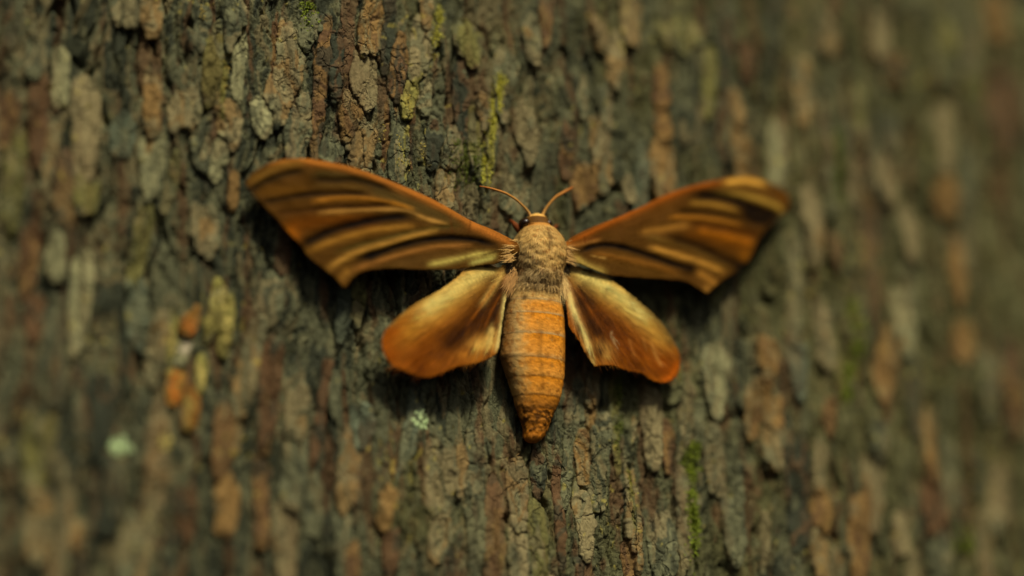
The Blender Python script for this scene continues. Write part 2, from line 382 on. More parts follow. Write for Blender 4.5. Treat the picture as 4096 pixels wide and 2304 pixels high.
# the rest of the trunk, all round and above and below the part in view
ca = np.linspace(-math.pi * R, math.pi * R, 420); cz = np.linspace(-600, 600, 300)
CU, CZ = np.meshgrid(ca, cz)
hh = 3.5 * fbm(CU / 14, CZ / 60, 4, 101) - 2.5 * np.exp(-(np.abs(perlin(CU / 18, CZ / 70, 103)) / 0.12) ** 2) - 2.0
inside = smooth(0, 25, np.minimum(np.minimum(CU - U0 + 22, U1 + 22 - CU), np.minimum(CZ - V0 + 22, V1 + 22 - CZ)))
hh = hh * (1 - inside) - 8 * inside
cc = mixc(np.broadcast_to(PAL['D'], CU.shape + (3,)), PAL['G'], smooth(-0.3, 0.4, fbm(CU / 10, CZ / 40, 3, 105)))
cc = mixc(cc, PAL['R'], 0.5 * smooth(0.1, 0.5, fbm(CU / 9, CZ / 60, 2, 107)))
n1, n0 = CU.shape
ii = np.arange(n1 * n0).reshape(n1, n0)
f = np.stack([ii[:-1, :-1].ravel(), ii[:-1, 1:].ravel(), ii[1:, 1:].ravel(), ii[1:, :-1].ravel()], -1)
mesh_obj('trunk_core', uvw(CU.ravel(), CZ.ravel(), hh.ravel()), f, M_BED, tree, cc.reshape(-1, 3))

def surf_at(u, v):
    j = np.clip(((np.asarray(u) - U0) / ST).astype(int), 0, len(gu) - 1); i = np.clip(((np.asarray(v) - V0) / ST).astype(int), 0, len(gv) - 1)
    return surf[i, j]

# ------------------------------------------------------------------ moss and lichen
def moss(points, half, n, colour, size, label):
    pts = np.array(points, float); u, v = from_photo(pts[:, 0], pts[:, 1], 1.0)
    t = rng.uniform(0, 1, n) * (len(pts) - 1); i = np.minimum(t.astype(int), len(pts) - 2); fr = t - i
    cu_ = u[i] + (u[i + 1] - u[i]) * fr; cv_ = v[i] + (v[i + 1] - v[i]) * fr
    clump = smooth(-0.25, 0.25, perlin(cu_ / 2 + 9, cv_ / 3, 121))
    k = rng.uniform(0, 1, n) < 0.15 + 0.85 * clump
    cu_ = cu_[k] + rng.normal(0, half, k.sum()); cv_ = cv_[k] + rng.normal(0, 0.5, k.sum()); n = k.sum()
    w = surf_at(cu_, cv_) - 0.1
    sz = size * rng.uniform(0.5, 1.3, n); az = rng.uniform(0, 2 * math.pi, n); el = rng.uniform(0.2, 1.3, n)
    dx = np.cos(az) * np.cos(el) * sz; dy = np.sin(az) * np.cos(el) * sz; dz = np.sin(el) * sz
    px = -np.sin(az) * sz * 0.22; py = np.cos(az) * sz * 0.22
    A = uvw(cu_ - px, cv_ - py, w); B = uvw(cu_ + px, cv_ + py, w); C = uvw(cu_ + dx * .6 + px, cv_ + dy * .6 + py, w + dz * .7); D = uvw(cu_ + dx, cv_ + dy, w + dz)
    V = np.stack([A, B, C, D], 1).reshape(-1, 3); f = np.arange(n * 4).reshape(n, 4)
    c = np.repeat(colour * rng.uniform(0.6, 1.35, (n, 1)), 4, 0)
    o = mesh_obj('moss', V, f, M_MOSS, tree, c, False); o['kind'] = 'stuff'; o['label'] = label

GREEN = s2l((104, 118, 22)) * 1.1; YG = s2l((150, 146, 52)) * 1.1; DG = s2l((82, 92, 20)) * 1.1
moss([(2797, 1768), (2790, 1880), (2784, 1993), (2790, 2086), (2784, 2274)], 0.75, 2600, GREEN, 0.75, 'bright green moss in a furrow')
moss([(2797, 1768), (2750, 1850)], 0.5, 500, DG, 0.7, 'dark green moss')
moss([(2497, 1500), (2510, 1668), (2494, 1806)], 0.55, 1500, DG, 0.6, 'olive moss')
moss([(2541, 1880), (2545, 1990)], 0.4, 400, YG, 0.5, 'yellow green moss')
moss([(1250, -10), (1244, 60), (1235, 90)], 0.9, 700, GREEN, 0.7, 'green moss')
moss([(3360, 480), (3362, 640), (3358, 810)], 0.9, 1300, DG, 0.7, 'green moss')
moss([(3430, 1180), (3436, 1390), (3405, 1480), (3395, 1600)], 1.1, 1900, GREEN, 0.75, 'green moss')
moss([(3891, 300), (3895, 390)], 1.6, 900, DG, 0.7, 'dark green moss')
moss([(3867, 2100), (3870, 2200)], 1.4, 900, GREEN, 0.7, 'green moss')
moss([(1770, 20), (1752, 120), (1740, 230)], 0.5, 1200, YG * 1.2, 0.55, 'yellow green moss')
moss([(1880, 560), (1890, 640), (1880, 740)], 1.8, 2200, DG, 0.5, 'dark green moss')
moss([(2010, 300), (1990, 420), (1960, 600), (1952, 720)], 0.55, 2600, YG * 1.5, 0.6, 'yellow green moss strip')

def lichen(spots, colour, n, grain, label):
    vs = []; fs = []; cs = []; off = 0
    phi = np.linspace(0, 2 * math.pi, 7)[:-1]
    for (x, y, rx, ry) in spots:
        u, v = from_photo(float(x), float(y), 1.2); k = FRAME_W / 4096
        m = int(n * rx * ry / 1500) + 12
        a = rng.uniform(0, 2 * math.pi, m); r = rng.uniform(0, 1, m) ** 0.6
        cu_ = u + np.cos(a) * r * rx * k + 0.3 * rng.normal(0, 1, m); cv_ = v + np.sin(a) * r * ry * k + 0.3 * rng.normal(0, 1, m)
        w = surf_at(cu_, cv_)
        for q in range(m):
            g = grain * rng.uniform(0.4, 1.2)
            jit = rng.uniform(0.6, 1.3, 6)
            ring = uvw(cu_[q] + np.cos(phi) * g * jit, cv_[q] + np.sin(phi) * g * jit * 1.3, np.full(6, w[q] - 0.15))
            mid = uvw(cu_[q] + np.cos(phi) * g * jit * .6, cv_[q] + np.sin(phi) * g * jit * .8, np.full(6, w[q] + 0.25 * g))
            top = uvw(np.array([cu_[q]]), np.array([cv_[q]]), np.array([w[q] + 0.35 * g]))
            vs.append(np.concatenate([ring, mid, top]))
            for j in range(6):
                j2 = (j + 1) % 6
                fs.append((off + j, off + j2, off + 6 + j2)); fs.append((off + j, off + 6 + j2, off + 6 + j)); fs.append((off + 6 + j, off + 6 + j2, off + 12))
            cs.append(np.repeat((colour * rng.uniform(0.65, 1.2))[None], 13, 0)); off += 13
    o = mesh_obj('lichen', np.concatenate(vs), np.array(fs), M_LICHEN, tree, np.concatenate(cs)); o['kind'] = 'stuff'; o['label'] = label
MINT = s2l((168, 190, 136)) * 1.2
lichen([(1698, 1672, 36, 40), (1690, 1690, 26, 22)], MINT, 48, 0.36, 'mint green lichen patch below the left hindwing')
lichen([(477, 1780, 42, 36)], MINT * 0.8, 50, 0.5, 'pale green lichen')
lichen([(1640, 400, 20, 40), (1655, 450, 22, 30), (1600, 600, 8, 90), (1640, 640, 8, 60), (1545, 520, 8, 40), (1700, 600, 14, 40)], s2l((168, 152, 70)) * 1.1, 60, 0.17, 'yellow crust lichen')
lichen([(914, 1300, 20, 100), (811, 1500, 20, 60), (690, 1350, 20, 60), (668, 1772, 26, 36), (900, 1190, 18, 60)], s2l((166, 152, 84)) * 1.2, 40, 0.4, 'yellowish crust lichen')
lichen([(910, 300, 14, 110), (880, 420, 14, 60), (815, 30, 10, 60)], s2l((150, 132, 66)) * 1.1, 50, 0.2, 'yellow crust lichen')
lichen([(739, 1382, 20, 26)], s2l((190, 178, 150)) * 1.2, 50, 0.4, 'whitish lichen spot')
lichen([(708, 1557, 22, 46), (716, 1500, 12, 30), (760, 1300, 22, 30)], s2l((170, 100, 30)) * 1.1, 45, 0.4, 'amber resin crumbs')

# ------------------------------------------------------------------ the moth
bu0, bv0 = from_photo(2140., 1130., 4.0)
o3 = uvw(np.array(float(bu0)), float(bv0), 0.0)
moth = thing('moth', 'large brown and orange moth resting with spread wings on the bark', 'moth', tuple(o3))

SINK = 2.8                                   # the moth sits in the hollow
Z1 = lambda x, y: (950 + x * 1200 / 2576, 560 + y * 1200 / 2576)
Z2 = lambda x, y: (2100 + x * 1200 / 2576, 640 + y * 1200 / 2576)
Z3 = lambda x, y: (1450 + x * 1400 / 2576, 1000 + y * 1400 / 2576)

def catmull(pts, step, closed=True):
    P = np.array(pts, float); n = len(P); out = []
    rngi = range(n) if closed else range(n - 1)
    for i in rngi:
        if closed: a, b, c, d = P[i - 1], P[i], P[(i + 1) % n], P[(i + 2) % n]
        else: a, b, c, d = P[max(i - 1, 0)], P[i], P[i + 1], P[min(i + 2, n - 1)]
        m = max(2, int(np.linalg.norm(c - b) / step))
        t = np.linspace(0, 1, m, endpoint=False)[:, None]
        out.append(0.5 * (2 * b + (c - a) * t + (2 * a - 5 * b + 4 * c - d) * t ** 2 + (3 * b - a - 3 * c + d) * t ** 3))
    if not closed: out.append(P[-1:])
    return np.concatenate(out)

def polydist(x, y, poly):
    P = catmull(poly, 25, False); d = np.full(x.shape, 1e9); tt = np.zeros(x.shape); n = len(P) - 1
    for i in range(n):
        a, b = P[i], P[i + 1]; ab = b - a; L2 = (ab ** 2).sum() + 1e-9
        t = np.clip(((x - a[0]) * ab[0] + (y - a[1]) * ab[1]) / L2, 0, 1)
        dd = np.hypot(x - a[0] - t * ab[0], y - a[1] - t * ab[1])
        k = dd < d; d = np.where(k, dd, d); tt = np.where(k, (i + t) / n, tt)
    return d, tt

def fur(name, base, nrm, along, length, width, cols, mat, parent, label, lift=0.35, jit=0.35):
    n = len(base)
    L_ = length * rng.uniform(0.5, 1.25, n)[:, None]
    d = along + jit * rng.normal(0, 1, (n, 3)); d -= nrm * (d * nrm).sum(1)[:, None]; d /= np.linalg.norm(d, axis=1)[:, None] + 1e-9
    side = np.cross(d, nrm); side /= np.linalg.norm(side, axis=1)[:, None] + 1e-9
    lf = lift * rng.uniform(0.5, 1.5, n)[:, None]
    p0 = base - nrm * 0.05; p1 = base + d * L_ * 0.5 + nrm * L_ * lf * 0.7; p2 = base + d * L_ + nrm * L_ * lf * 0.9
    h = width / 2
    V = np.stack([p0 - side * h, p0 + side * h, p1 + side * h * .8, p1 - side * h * .8, p2], 1).reshape(-1, 3) * MM
    b = np.arange(n) * 5
    tr = np.concatenate([np.stack([b, b + 1, b + 2], -1), np.stack([b, b + 2, b + 3], -1), np.stack([b + 3, b + 2, b + 4], -1)])
    o = mesh_obj(name, V, tr, mat, parent, np.repeat(np.clip(cols * rng.uniform(0.75, 1.25, (n, 1)), 0, .9), 5, 0), False)
    o['kind'] = 'stuff'; o['label'] = label
    return o

def wing(name, outline, Z, zs, base, strokes, wfun, root, label, fray=0.0, thickness=0.08, contrast=1.42, gain=0.84, tone=(.86, .96, .62), fa=0.30, hairs=0):
    """outline, strokes in the crop's own pixels; zs = photo pixels per crop pixel"""
    op = np.array([Z(*p) for p in outline])
    edge = catmull(op, 5)
    edge = edge + fray * np.stack([perlin(edge[:, 0] / 9, edge[:, 1] / 9, 7), perlin(edge[:, 0] / 9, edge[:, 1] / 9, 8)], -1)
    x0, y0 = edge.min(0); x1, y1 = edge.max(0)
    gx, gy = np.meshgrid(np.arange(x0, x1, 5.0), np.arange(y0, y1, 5.0)); gx = gx + 2.5 * (np.arange(gx.shape[0]) % 2)[:, None]
    px, py = gx.ravel(), gy.ravel()
    ins = np.zeros(len(px), bool); ed = np.full(len(px), 1e9); m = len(edge)
    for i in range(m):
        a, b = edge[i], edge[(i + 1) % m]
        cond = ((a[1] > py) != (b[1] > py))
        xi = a[0] + (py - a[1]) / (b[1] - a[1] + 1e-12) * (b[0] - a[0]); ins ^= cond & (px < xi)
        ab = b - a; t = np.clip(((px - a[0]) * ab[0] + (py - a[1]) * ab[1]) / ((ab ** 2).sum() + 1e-9), 0, 1)
        ed = np.minimum(ed, np.hypot(px - a[0] - t * ab[0], py - a[1] - t * ab[1]))
    k = ins & (ed > 3.0)
    pts = np.concatenate([edge, np.stack([px[k], py[k]], -1)])
    res = delaunay_2d_cdt([Vector(p) for p in pts], [], [list(range(m))], 1, 1e-4)
    V = np.array([(p.x, p.y) for p in res[0]]); T = np.array([list(t) for t in res[2] if len(t) == 3])
    x, y = V[:, 0], V[:, 1]
    eg = np.full(len(V), 1e9)
    for i in range(m):
        a, b = edge[i], edge[(i + 1) % m]; ab = b - a
        t = np.clip(((x - a[0]) * ab[0] + (y - a[1]) * ab[1]) / ((ab ** 2).sum() + 1e-9), 0, 1)
        eg = np.minimum(eg, np.hypot(x - a[0] - t * ab[0], y - a[1] - t * ab[1]))
    rx, ry = Z(*root); dist = np.hypot(x - rx, y - ry); ang = np.arctan2(y - ry, x - rx)
    col = np.broadcast_to(s2l(base), (len(V), 3)).copy()
    dw = np.zeros(len(V))
    wob = 11.0 * fbm(x / 70, y / 45, 3, 15)
    streak = fbm(ang * 26, dist / 170, 3, 17)
    for st in sorted(strokes, key=lambda q: sum(q[1]) < 130 and hairs == 0):       # dark bands, part pigment and part painted fold shade, lie over the pale ones
        poly, c, wd = st[0], st[1], st[2] * zs; al = st[3] if len(st) > 3 else 0.9; ridge = st[4] if len(st) > 4 else 0.0
        d, t = polydist(x, y, [Z(*p) for p in poly]) if len(poly) > 1 else (np.hypot(x - Z(*poly[0])[0], y - Z(*poly[0])[1]), 0 * x + .5)
        endf = np.minimum(smooth(-0.03, 0.12, t), smooth(-0.03, 0.12, 1 - t)) if len(poly) > 1 else 1.0
        a = al * np.clip(1 + 0.45 * streak, 0, 1) * np.exp(-(np.abs(d + wob * 0.4) / (wd * (1.08 if sum(c) < 150 else 0.74))) ** 1.7) * (0.78 if sum(c) > 340 and hairs == 0 else 1.0) * np.clip(0.45 + 0.55 * endf, 0, 1)
        col = mixc(col, s2l(c), a); dw += 0.5 * ridge * np.exp(-(d / (wd * 0.7)) ** 2) * endf
    fib = fbm(ang * 60, dist / 130, 3, 19)                       # fine hairs and scale rows run out from the root
    fib2 = fbm(x / 7, y / 7, 2, 29)
    col = col * (1 + fa * fib + 0.10 * fib2)[:, None]
    mu = col.mean(0); col = mu * (col / mu) ** contrast
    col = col * gain * np.array(tone); mxc = col.max(1, keepdims=True); col = np.maximum(col * np.minimum(1, 0.78 / mxc), 0.0008)
    ef = smooth(0, 22, eg)
    w = wfun(x, y) - SINK + (dw + 0.08 * fib) * ef + 0.25 * fbm(x / 90, y / 90, 2, 33)
    u, v = from_photo(x, y, w)
    thk = thickness * (0.35 + 0.65 * smooth(0, 8, eg))
    top = uvw(u, v, w); bot = uvw(u, v, w - thk)
    n = len(V)
    be = {}
    for t in T:
        for a, b in ((t[0], t[1]), (t[1], t[2]), (t[2], t[0])): be[(a, b)] = 1
    rim = [(a, b) for (a, b) in be if (b, a) not in be]
    a_, b_, c_ = top[T[0][0]], top[T[0][1]], top[T[0][2]]
    if np.dot(np.cross(b_ - a_, c_ - a_), -F) < 0: T = T[:, ::-1]; rim = [(b, a) for a, b in rim]
    rf = []
    for a, b in rim: rf.append((a, a + n, b + n)); rf.append((a, b + n, b))
    faces = np.concatenate([T, T[:, ::-1] + n, np.array(rf)])
    o = mesh_obj(name, np.concatenate([top, bot]), faces, M_WING, moth, np.concatenate([col, col * 0.9]))
    o['label'] = label
    if hairs:                                                    # long gold hairs that lie along the wing's inner half
        du_, dv_ = from_photo(float(rx), float(ry), 3.5); r3 = uvw(float(du_), float(dv_), 3.5) / MM
        pr_ = np.exp(-(dist / 420) ** 2) * (eg > 16); pk = rng.choice(n, hairs, p=pr_ / pr_.sum())
        b3 = top[pk] / MM; dr = b3 - r3; dr /= np.linalg.norm(dr, axis=1)[:, None]
        fur('wing_hair', b3, np.broadcast_to(np.array([0, -1.0, 0]), b3.shape), dr, 2.6, 0.055, np.clip(col[pk] * rng.choice([.6, 1.0, 1.7], (hairs, 1)), 0, .7), M_FUR, o, 'fine gold hairs', .05, .06)
    return o

def plane_w(root, tip, w_root, w_tip, trail=0.0, chord=260.0):
    root = np.array(root, float); tip = np.array(tip, float); ax = tip - root; L = np.linalg.norm(ax); ax /= L
    nx = np.array([-ax[1], ax[0]])
    if nx[1] < 0: nx = -nx
    def f(x, y):
        s = ((x - root[0]) * ax[0] + (y - root[1]) * ax[1]) / L; t = ((x - root[0]) * nx[0] + (y - root[1]) * nx[1]) / chord
        return w_root + (w_tip - w_root) * s + 1.0 * np.sin(np.clip(s, 0, 1) * math.pi) + trail * t - 0.5 * np.clip(t, -2, 2) ** 2 * 0.5
    return f

fwL = [(2400,880),(2350,850),(2180,765),(2000,690),(1700,520),(1400,385),(1100,270),(900,210),(650,165),(450,160),(300,190),(150,265),(75,355),(85,410),(110,440),(230,570),
       (340,680),(440,800),(540,900),(600,990),(730,1100),(830,1180),(905,1262),(930,1265),(990,1190),(1090,1130),(1300,1105),(1600,1115),(1900,1110),(2080,1080),(2230,1060),(2330,990),(2420,960)]
SL = [
 ([(2200,980),(1900,1000),(1500,1050),(1250,1090)], (112,74,36), 90, .8),
 ([(2340,880),(2000,720),(1600,500),(1200,340)], (122,74,32), 80, .8),
 ([(1900,700),(1500,560),(1150,420)], (104,76,40), 85, .85),
 ([(1200,700),(800,690),(420,740)], (120,66,10), 120, .9),
 ([(520,850),(430,760)], (166,94,22), 70, .8),
 ([(600,420),(300,450),(180,430)], (112,70,20), 70, .8),
 ([(1100,340),(800,290),(660,300)], (96,70,34), 45, .9),
 ([(2345,865),(2000,705),(1700,545),(1400,410),(1100,295),(900,235),(650,185),(450,180),(300,210)], (178,106,46), 42, .95, .25),
 ([(2380,900),(2150,800),(2000,740)], (200,120,56), 36, .8),
 ([(560,200),(420,215),(280,270),(110,370)], (140,95,42), 40, .8),
 ([(100,440),(250,350),(420,290),(560,265)], (52,34,8), 26, .95, -.35),
 ([(660,335),(850,345),(1000,335),(1150,375),(1300,420)], (58,38,10), 32, .95, -.35),
 ([(660,400),(900,395),(1100,420)], (120,82,38), 28, .85, .2),
 ([(210,535),(400,500),(620,465),(900,455),(1110,465)], (50,30,6), 24, .95, -.35),
 ([(650,525),(900,495),(1130,505),(1350,545),(1500,590)], (172,108,40), 28, .9, .3),
 ([(330,625),(600,600),(850,575),(1100,570),(1300,550)], (74,42,6), 22, .9, -.3),
 ([(700,625),(1000,605),(1250,600),(1450,615),(1650,690),(1800,725)], (192,132,70), 27, .95, .35),
 ([(560,895),(650,850),(800,780),(950,735),(1150,690),(1350,660),(1500,650)], (30,18,1), 40, 1.0, -.5),
 ([(620,950),(800,875),(1000,815),(1250,765),(1500,745)], (166,110,48), 42, .9, .3),
 ([(850,965),(1050,900),(1250,850),(1450,800),(1700,755),(1900,735)], (92,68,30), 30, .9, -.25),
 ([(790,1100),(950,1000),(1150,930),(1350,880),(1500,835),(1700,785)], (194,134,66), 42, .95, .35),
 ([(1040,1020),(1250,955),(1400,905),(1600,860),(1800,838),(2000,850),(2100,870),(2215,905)], (26,15,2), 30, 1.0, -.55),
 ([(1150,990)], (26,15,2), 42, .95),
 ([(1000,1110),(1350,1000),(1650,930),(2000,900)], (166,106,54), 34, .8, .25),
 ([(1650,1070),(1850,1030),(2050,985),(2200,980)], (204,164,92), 36, .9, .2),
 ([(2000,1060),(2200,1010)], (206,172,100), 30, .8),
 ([(2100,990),(2290,940)], (90,62,28), 12, .8),
 ([(880,1190),(960,1120)], (176,118,56), 55, .8),
 ([(1830,650),(1845,800)], (110,58,20), 12, .5), ([(2000,695),(1985,800)], (96,52,16), 10, .6), ([(1965,900),(1960,1060)], (100,62,26), 10, .4),
]
wing('forewing', fwL, Z1, 1200 / 2576, (102, 64, 24), SL, plane_w(Z1(2350, 900), Z1(100, 420), 8.0, 7.0, -0.8), (2420, 910), 'left forewing with dark streaks and a rust front edge')

fwR = [(280,760),(340,715),(420,650),(600,565),(800,490),(1000,400),(1200,300),(1450,215),(1700,160),(1900,140),(2050,175),(2200,248),(2275,330),(2250,430),(2150,530),(2070,600),
       (2000,690),(1960,790),(1900,890),(1800,970),(1700,1030),(1605,1110),(1560,1145),(1480,1100),(1380,1045),(1200,1025),(1000,1015),(800,1000),(700,985),(560,930),(430,880),(300,860)]
SR = [
 ([(1350,640),(1700,700),(1950,760)], (114,64,10), 130, .85),
 ([(1000,800),(700,850),(1300,980)], (110,70,26), 100, .7),
 ([(1400,300),(1100,430),(800,570)], (118,70,26), 90, .7),
 ([(1200,380),(1100,560)], (112,68,24), 70, .6),
 ([(345,725),(700,555),(1000,415),(1400,248),(1700,185)], (162,86,26), 40, .95, .25),
 ([(1720,195),(1900,180),(2060,215)], (226,156,74), 44, .95, .3),
 ([(2180,290),(2240,340)], (120,70,20), 40, .8),
 ([(1620,290),(1900,310),(2160,400),(2190,450)], (190,138,64), 36, .95, .3),
 ([(1470,300),(1700,315),(1900,390),(2080,455),(2190,490)], (26,15,2), 44, 1., -.55),
 ([(1430,370),(1600,380),(1830,435)], (184,126,54), 30, .95, .3),
 ([(1880,450),(2000,510),(2110,540)], (26,15,2), 60, .95, -.3),
 ([(1330,440),(1600,458),(1850,510)], (70,42,8), 24, .9, -.3),
 ([(1250,490),(1550,500),(1850,560)], (172,106,36), 30, .85, .3),
 ([(1420,545),(1800,600),(2010,645)], (92,48,6), 34, .8, -.3),
 ([(1500,610),(1950,710)], (164,94,20), 50, .8, .2),
 ([(1900,820),(1850,870)], (164,98,24), 60, .7),
 ([(1250,670),(1500,745),(1700,845),(1870,920)], (62,36,6), 46, .95, -.4),
 ([(1820,930),(1900,900)], (26,15,2), 44, .9),
 ([(1050,660),(1400,755),(1620,850),(1760,930)], (124,84,36), 44, .85, .25),
 ([(1080,755),(1300,820),(1500,880),(1700,960)], (200,134,62), 42, .95, .35),
 ([(1000,620),(1200,590),(1400,560)], (172,112,50), 40, .7),
 ([(480,785),(560,745),(700,728),(850,752),(1000,798),(1150,848),(1300,900),(1420,930)], (26,15,2), 27, 1., -.55),
 ([(1420,925)], (40,22,4), 46, .95),
 ([(1480,960),(1600,1040),(1640,1070)], (190,124,56), 42, .85, .2),
 ([(600,805),(1000,880),(1300,965)], (150,92,36), 40, .7, .25),
 ([(430,830),(520,905),(680,965)], (208,158,86), 44, .9, .2),
 ([(1560,1110)], (186,124,60), 50, .8),
 ([(380,740),(650,650)], (104,46,10), 9, .8), ([(345,735),(500,720),(640,690)], (196,124,62), 30, .7),
 ([(830,560),(840,730)], (104,58,18), 10, .5), ([(1010,480),(990,620)], (96,54,16), 12, .5), ([(510,650),(520,720)], (120,62,18), 8, .6),
 ([(560,820),(700,845)], (222,160,90), 8, .6),
]
wing('forewing', fwR, Z2, 1200 / 2576, (104, 64, 24), SR, plane_w(Z2(330, 790), Z2(2270, 340), 8.0, 7.0, -0.8), (300, 800), 'right forewing with dark streaks and a pale tip')

hwL = [(1110,170),(1040,110),(1000,130),(900,105),(760,140),(700,200),(560,300),(400,390),(280,480),(200,560),(150,640),(150,730),(200,830),(300,890),(450,940),(560,920),(700,860),(850,830),(960,780),(1000,735),(1020,600),(1050,400),(1080,260)]
HL = [
 ([(900,200),(600,420),(300,640)], (186,130,50), 150, .9),
 ([(1000,130),(850,190),(650,310),(450,450)], (228,194,116), 95, .95, .3),
 ([(240,560),(170,680),(230,820)], (156,84,12), 110, .85),
 ([(500,680),(400,820),(480,900)], (122,64,4), 130, .85),
 ([(600,600),(450,700)], (150,86,16), 90, .7),
 ([(1040,210),(950,340),(850,480),(720,620),(600,740)], (74,40,8), 120, 1., -.2),
 ([(1060,240),(1000,400),(940,540),(900,640)], (64,36,8), 60, .95, -.2),
 ([(1050,150),(960,280),(880,400)], (210,168,96), 30, .8, .2),
 ([(980,250),(860,430),(780,540)], (150,88,26), 16, .7), ([(1010,330),(900,560)], (140,80,24), 14, .7),
 ([(820,700),(900,690),(960,660)], (208,160,84), 70, .9), ([(960,560),(930,700)], (212,172,100), 34, .8),
 ([(700,760),(850,800)], (180,118,44), 50, .7),
 ([(800,742)], (96,56,24), 30, .85), ([(920,765)], (84,50,22), 34, .85), ([(985,560)], (58,34,12), 24, .8),
 ([(1055,330),(1035,480),(1010,640),(985,745)], (216,186,118), 24, .95, .15),
 ([(1080,190),(1060,260)], (196,140,92), 36, .9),
 ([(890,115),(980,140)], (60,40,16), 18, .8),
 ([(200,560),(400,395),(560,305)], (150,116,56), 22, .6),
]
wing('hindwing', hwL, Z3, 1400 / 2576, (156, 92, 26), HL, plane_w(Z3(1090, 180), Z3(170, 740), 6.3, 7.6, -0.3), (1110, 140), 'left hindwing with a cream front half and rust tip', fray=3, contrast=1.28, gain=1.0, tone=(.93, .93, .70), fa=0.6, hairs=1500)

hwR = [(1480,200),(1540,120),(1620,130),(1700,152),(1800,200),(1950,310),(2080,420),(2200,540),(2280,660),(2330,760),(2337,860),(2300,940),(2220,980),(2130,960),(2050,910),(1950,890),(1850,855),(1770,850),(1710,860),(1690,840),(1640,760),(1580,650),(1520,560),(1500,400),(1480,290)]
HR = [
 ([(1620,200),(1850,340),(2050,500),(2200,680)], (196,146,66), 120, .9),
 ([(1560,170),(1750,250),(1950,380),(2080,500)], (230,198,120), 85, .95, .3),
 ([(2120,560),(2220,700)], (196,146,70), 60, .7),
 ([(1950,320),(2090,440),(2200,560),(2290,700)], (128,104,58), 36, .85),
 ([(1800,560),(1950,700),(2100,780)], (130,70,12), 170, .9),
 ([(1560,260),(1640,400),(1700,540),(1760,640)], (62,34,6), 95, 1., -.2),
 ([(1700,420),(1850,620)], (104,56,12), 70, .7),
 ([(2180,800),(2250,900)], (146,76,12), 110, .85),
 ([(2050,860),(1950,840)], (104,56,10), 60, .7),
 ([(2310,840),(2270,930),(2200,960)], (196,104,22), 30, .85),
 ([(2120,660),(2160,780),(2200,850)], (204,148,80), 14, .55), ([(1960,650),(2000,780)], (184,122,60), 12, .7), ([(2060,640),(2090,740)], (196,136,70), 12, .6),
 ([(1570,280),(1680,450),(1750,560)], (146,84,24), 16, .7),
 ([(1500,250),(1530,380),(1590,560)], (188,126,78), 44, .85),
 ([(1510,290),(1545,420),(1590,540),(1640,640),(1680,770)], (232,200,128), 30, .95, .25),
 ([(1560,480),(1600,600)], (92,52,18), 22, .8),
 ([(1720,700),(1800,730),(1780,800)], (196,146,78), 56, .85), ([(1750,735)], (70,40,14), 34, .9), ([(1645,770)], (86,50,20), 30, .9), ([(1690,800),(1700,850)], (214,176,104), 26, .8),
 ([(1835,600),(1830,640),(1850,660)], (206,176,130), 8, .7), ([(1845,660),(1858,690)], (206,176,130), 7, .7),
 ([(1620,140),(1690,170)], (58,38,14), 20, .8), ([(1530,150),(1580,165)], (120,104,66), 26, .7),
]
wing('hindwing', hwR, Z3, 1400 / 2576, (150, 88, 24), HR, plane_w(Z3(1490, 190), Z3(2300, 880), 6.3, 5.6, -0.3), (1490, 160), 'right hindwing with a cream front half and glossy rust end', fray=4, contrast=1.28, gain=1.0, tone=(.93, .93, .70), fa=0.6, hairs=1500)

# body: one continuous surface from the tail tip to the front of the head
PROF = [  # photo y, left x, right x, centre height, half height
 (1771,2118,2142,3.0,0.7),(1762,2102,2158,3.0,1.6),(1745,2096,2174,3.0,2.2),(1715,2094,2188,3.1,2.4),(1690,2087,2196,3.2,2.8),(1652,2072,2212,3.3,3.2),(1625,2064,2224,3.4,3.5),(1598,2057,2236,3.5,3.8),
 (1543,2040,2247,3.6,4.3),(1500,2024,2254,3.7,4.5),(1435,2003,2256,3.8,4.7),(1380,2008,2257,3.9,4.7),(1326,2014,2256,4.0,4.7),(1270,2020,2253,4.1,4.6),(1217,2028,2246,4.2,4.5),(1170,2044,2232,4.4,4.4),
 (1135,2060,2226,4.6,4.5),(1105,2066,2234,4.9,4.9),(1070,2056,2248,5.2,5.3),(1030,2052,2258,5.4,5.5),(990,2056,2258,5.5,5.5),(955,2068,2243,5.5,5.2),(930,2082,2222,5.5,4.7),(915,2094,2206,5.4,4.1),
 (905,2100,2192,5.3,3.3),(893,2098,2190,5.2,3.0),(880,2103,2186,5.1,2.7),(868,2114,2177,5.1,2.1),(860,2126,2166,5.1,1.5),(857,2140,2152,5.1,0.5)]
pr = np.array(PROF, float); ab = pr[:, 0] > 1150; pr[ab, 3] *= .93; pr[ab, 4] *= .90; pr[:, 3] -= SINK
ny = 360; nphi = 96
yy = np.linspace(pr[0, 0], pr[-1, 0], ny)
o_ = np.argsort(pr[:, 0]); yi = pr[o_, 0]
def ip(c):
    a = np.interp(yy, yi, pr[o_, c]); k = np.ones(5) / 5
    b = np.convolve(np.pad(a, 2, mode='edge'), k, 'valid'); return b
xl, xr, wc, bh = ip(1), ip(2), ip(3), ip(4)
uc, vc = from_photo((xl + xr) / 2, yy, wc)
uL, _ = from_photo(xl, yy, wc); uR, _ = from_photo(xr, yy, wc); aw = (uR - uL) / 2 * 0.985
cuts = np.array([1215, 1268, 1350, 1443, 1517, 1590, 1640, 1690, 1730.])   # abdomen rings
seg = np.zeros(ny); inab = smooth(1160, 1200, yy)
for c in cuts[3:]: seg -= np.exp(-((yy - c) / 6.0) ** 2)
saw = np.zeros(ny)
for a, b in zip(np.r_[1150, cuts], np.r_[cuts, 1775]): k = (yy >= a) & (yy < b); saw[k] = (yy[k] - a) / (b - a)
ph = np.linspace(0, 2 * math.pi, nphi, endpoint=False)
PH, YI = np.meshgrid(ph, np.arange(ny)); Y = yy[YI]
ex = 0.92
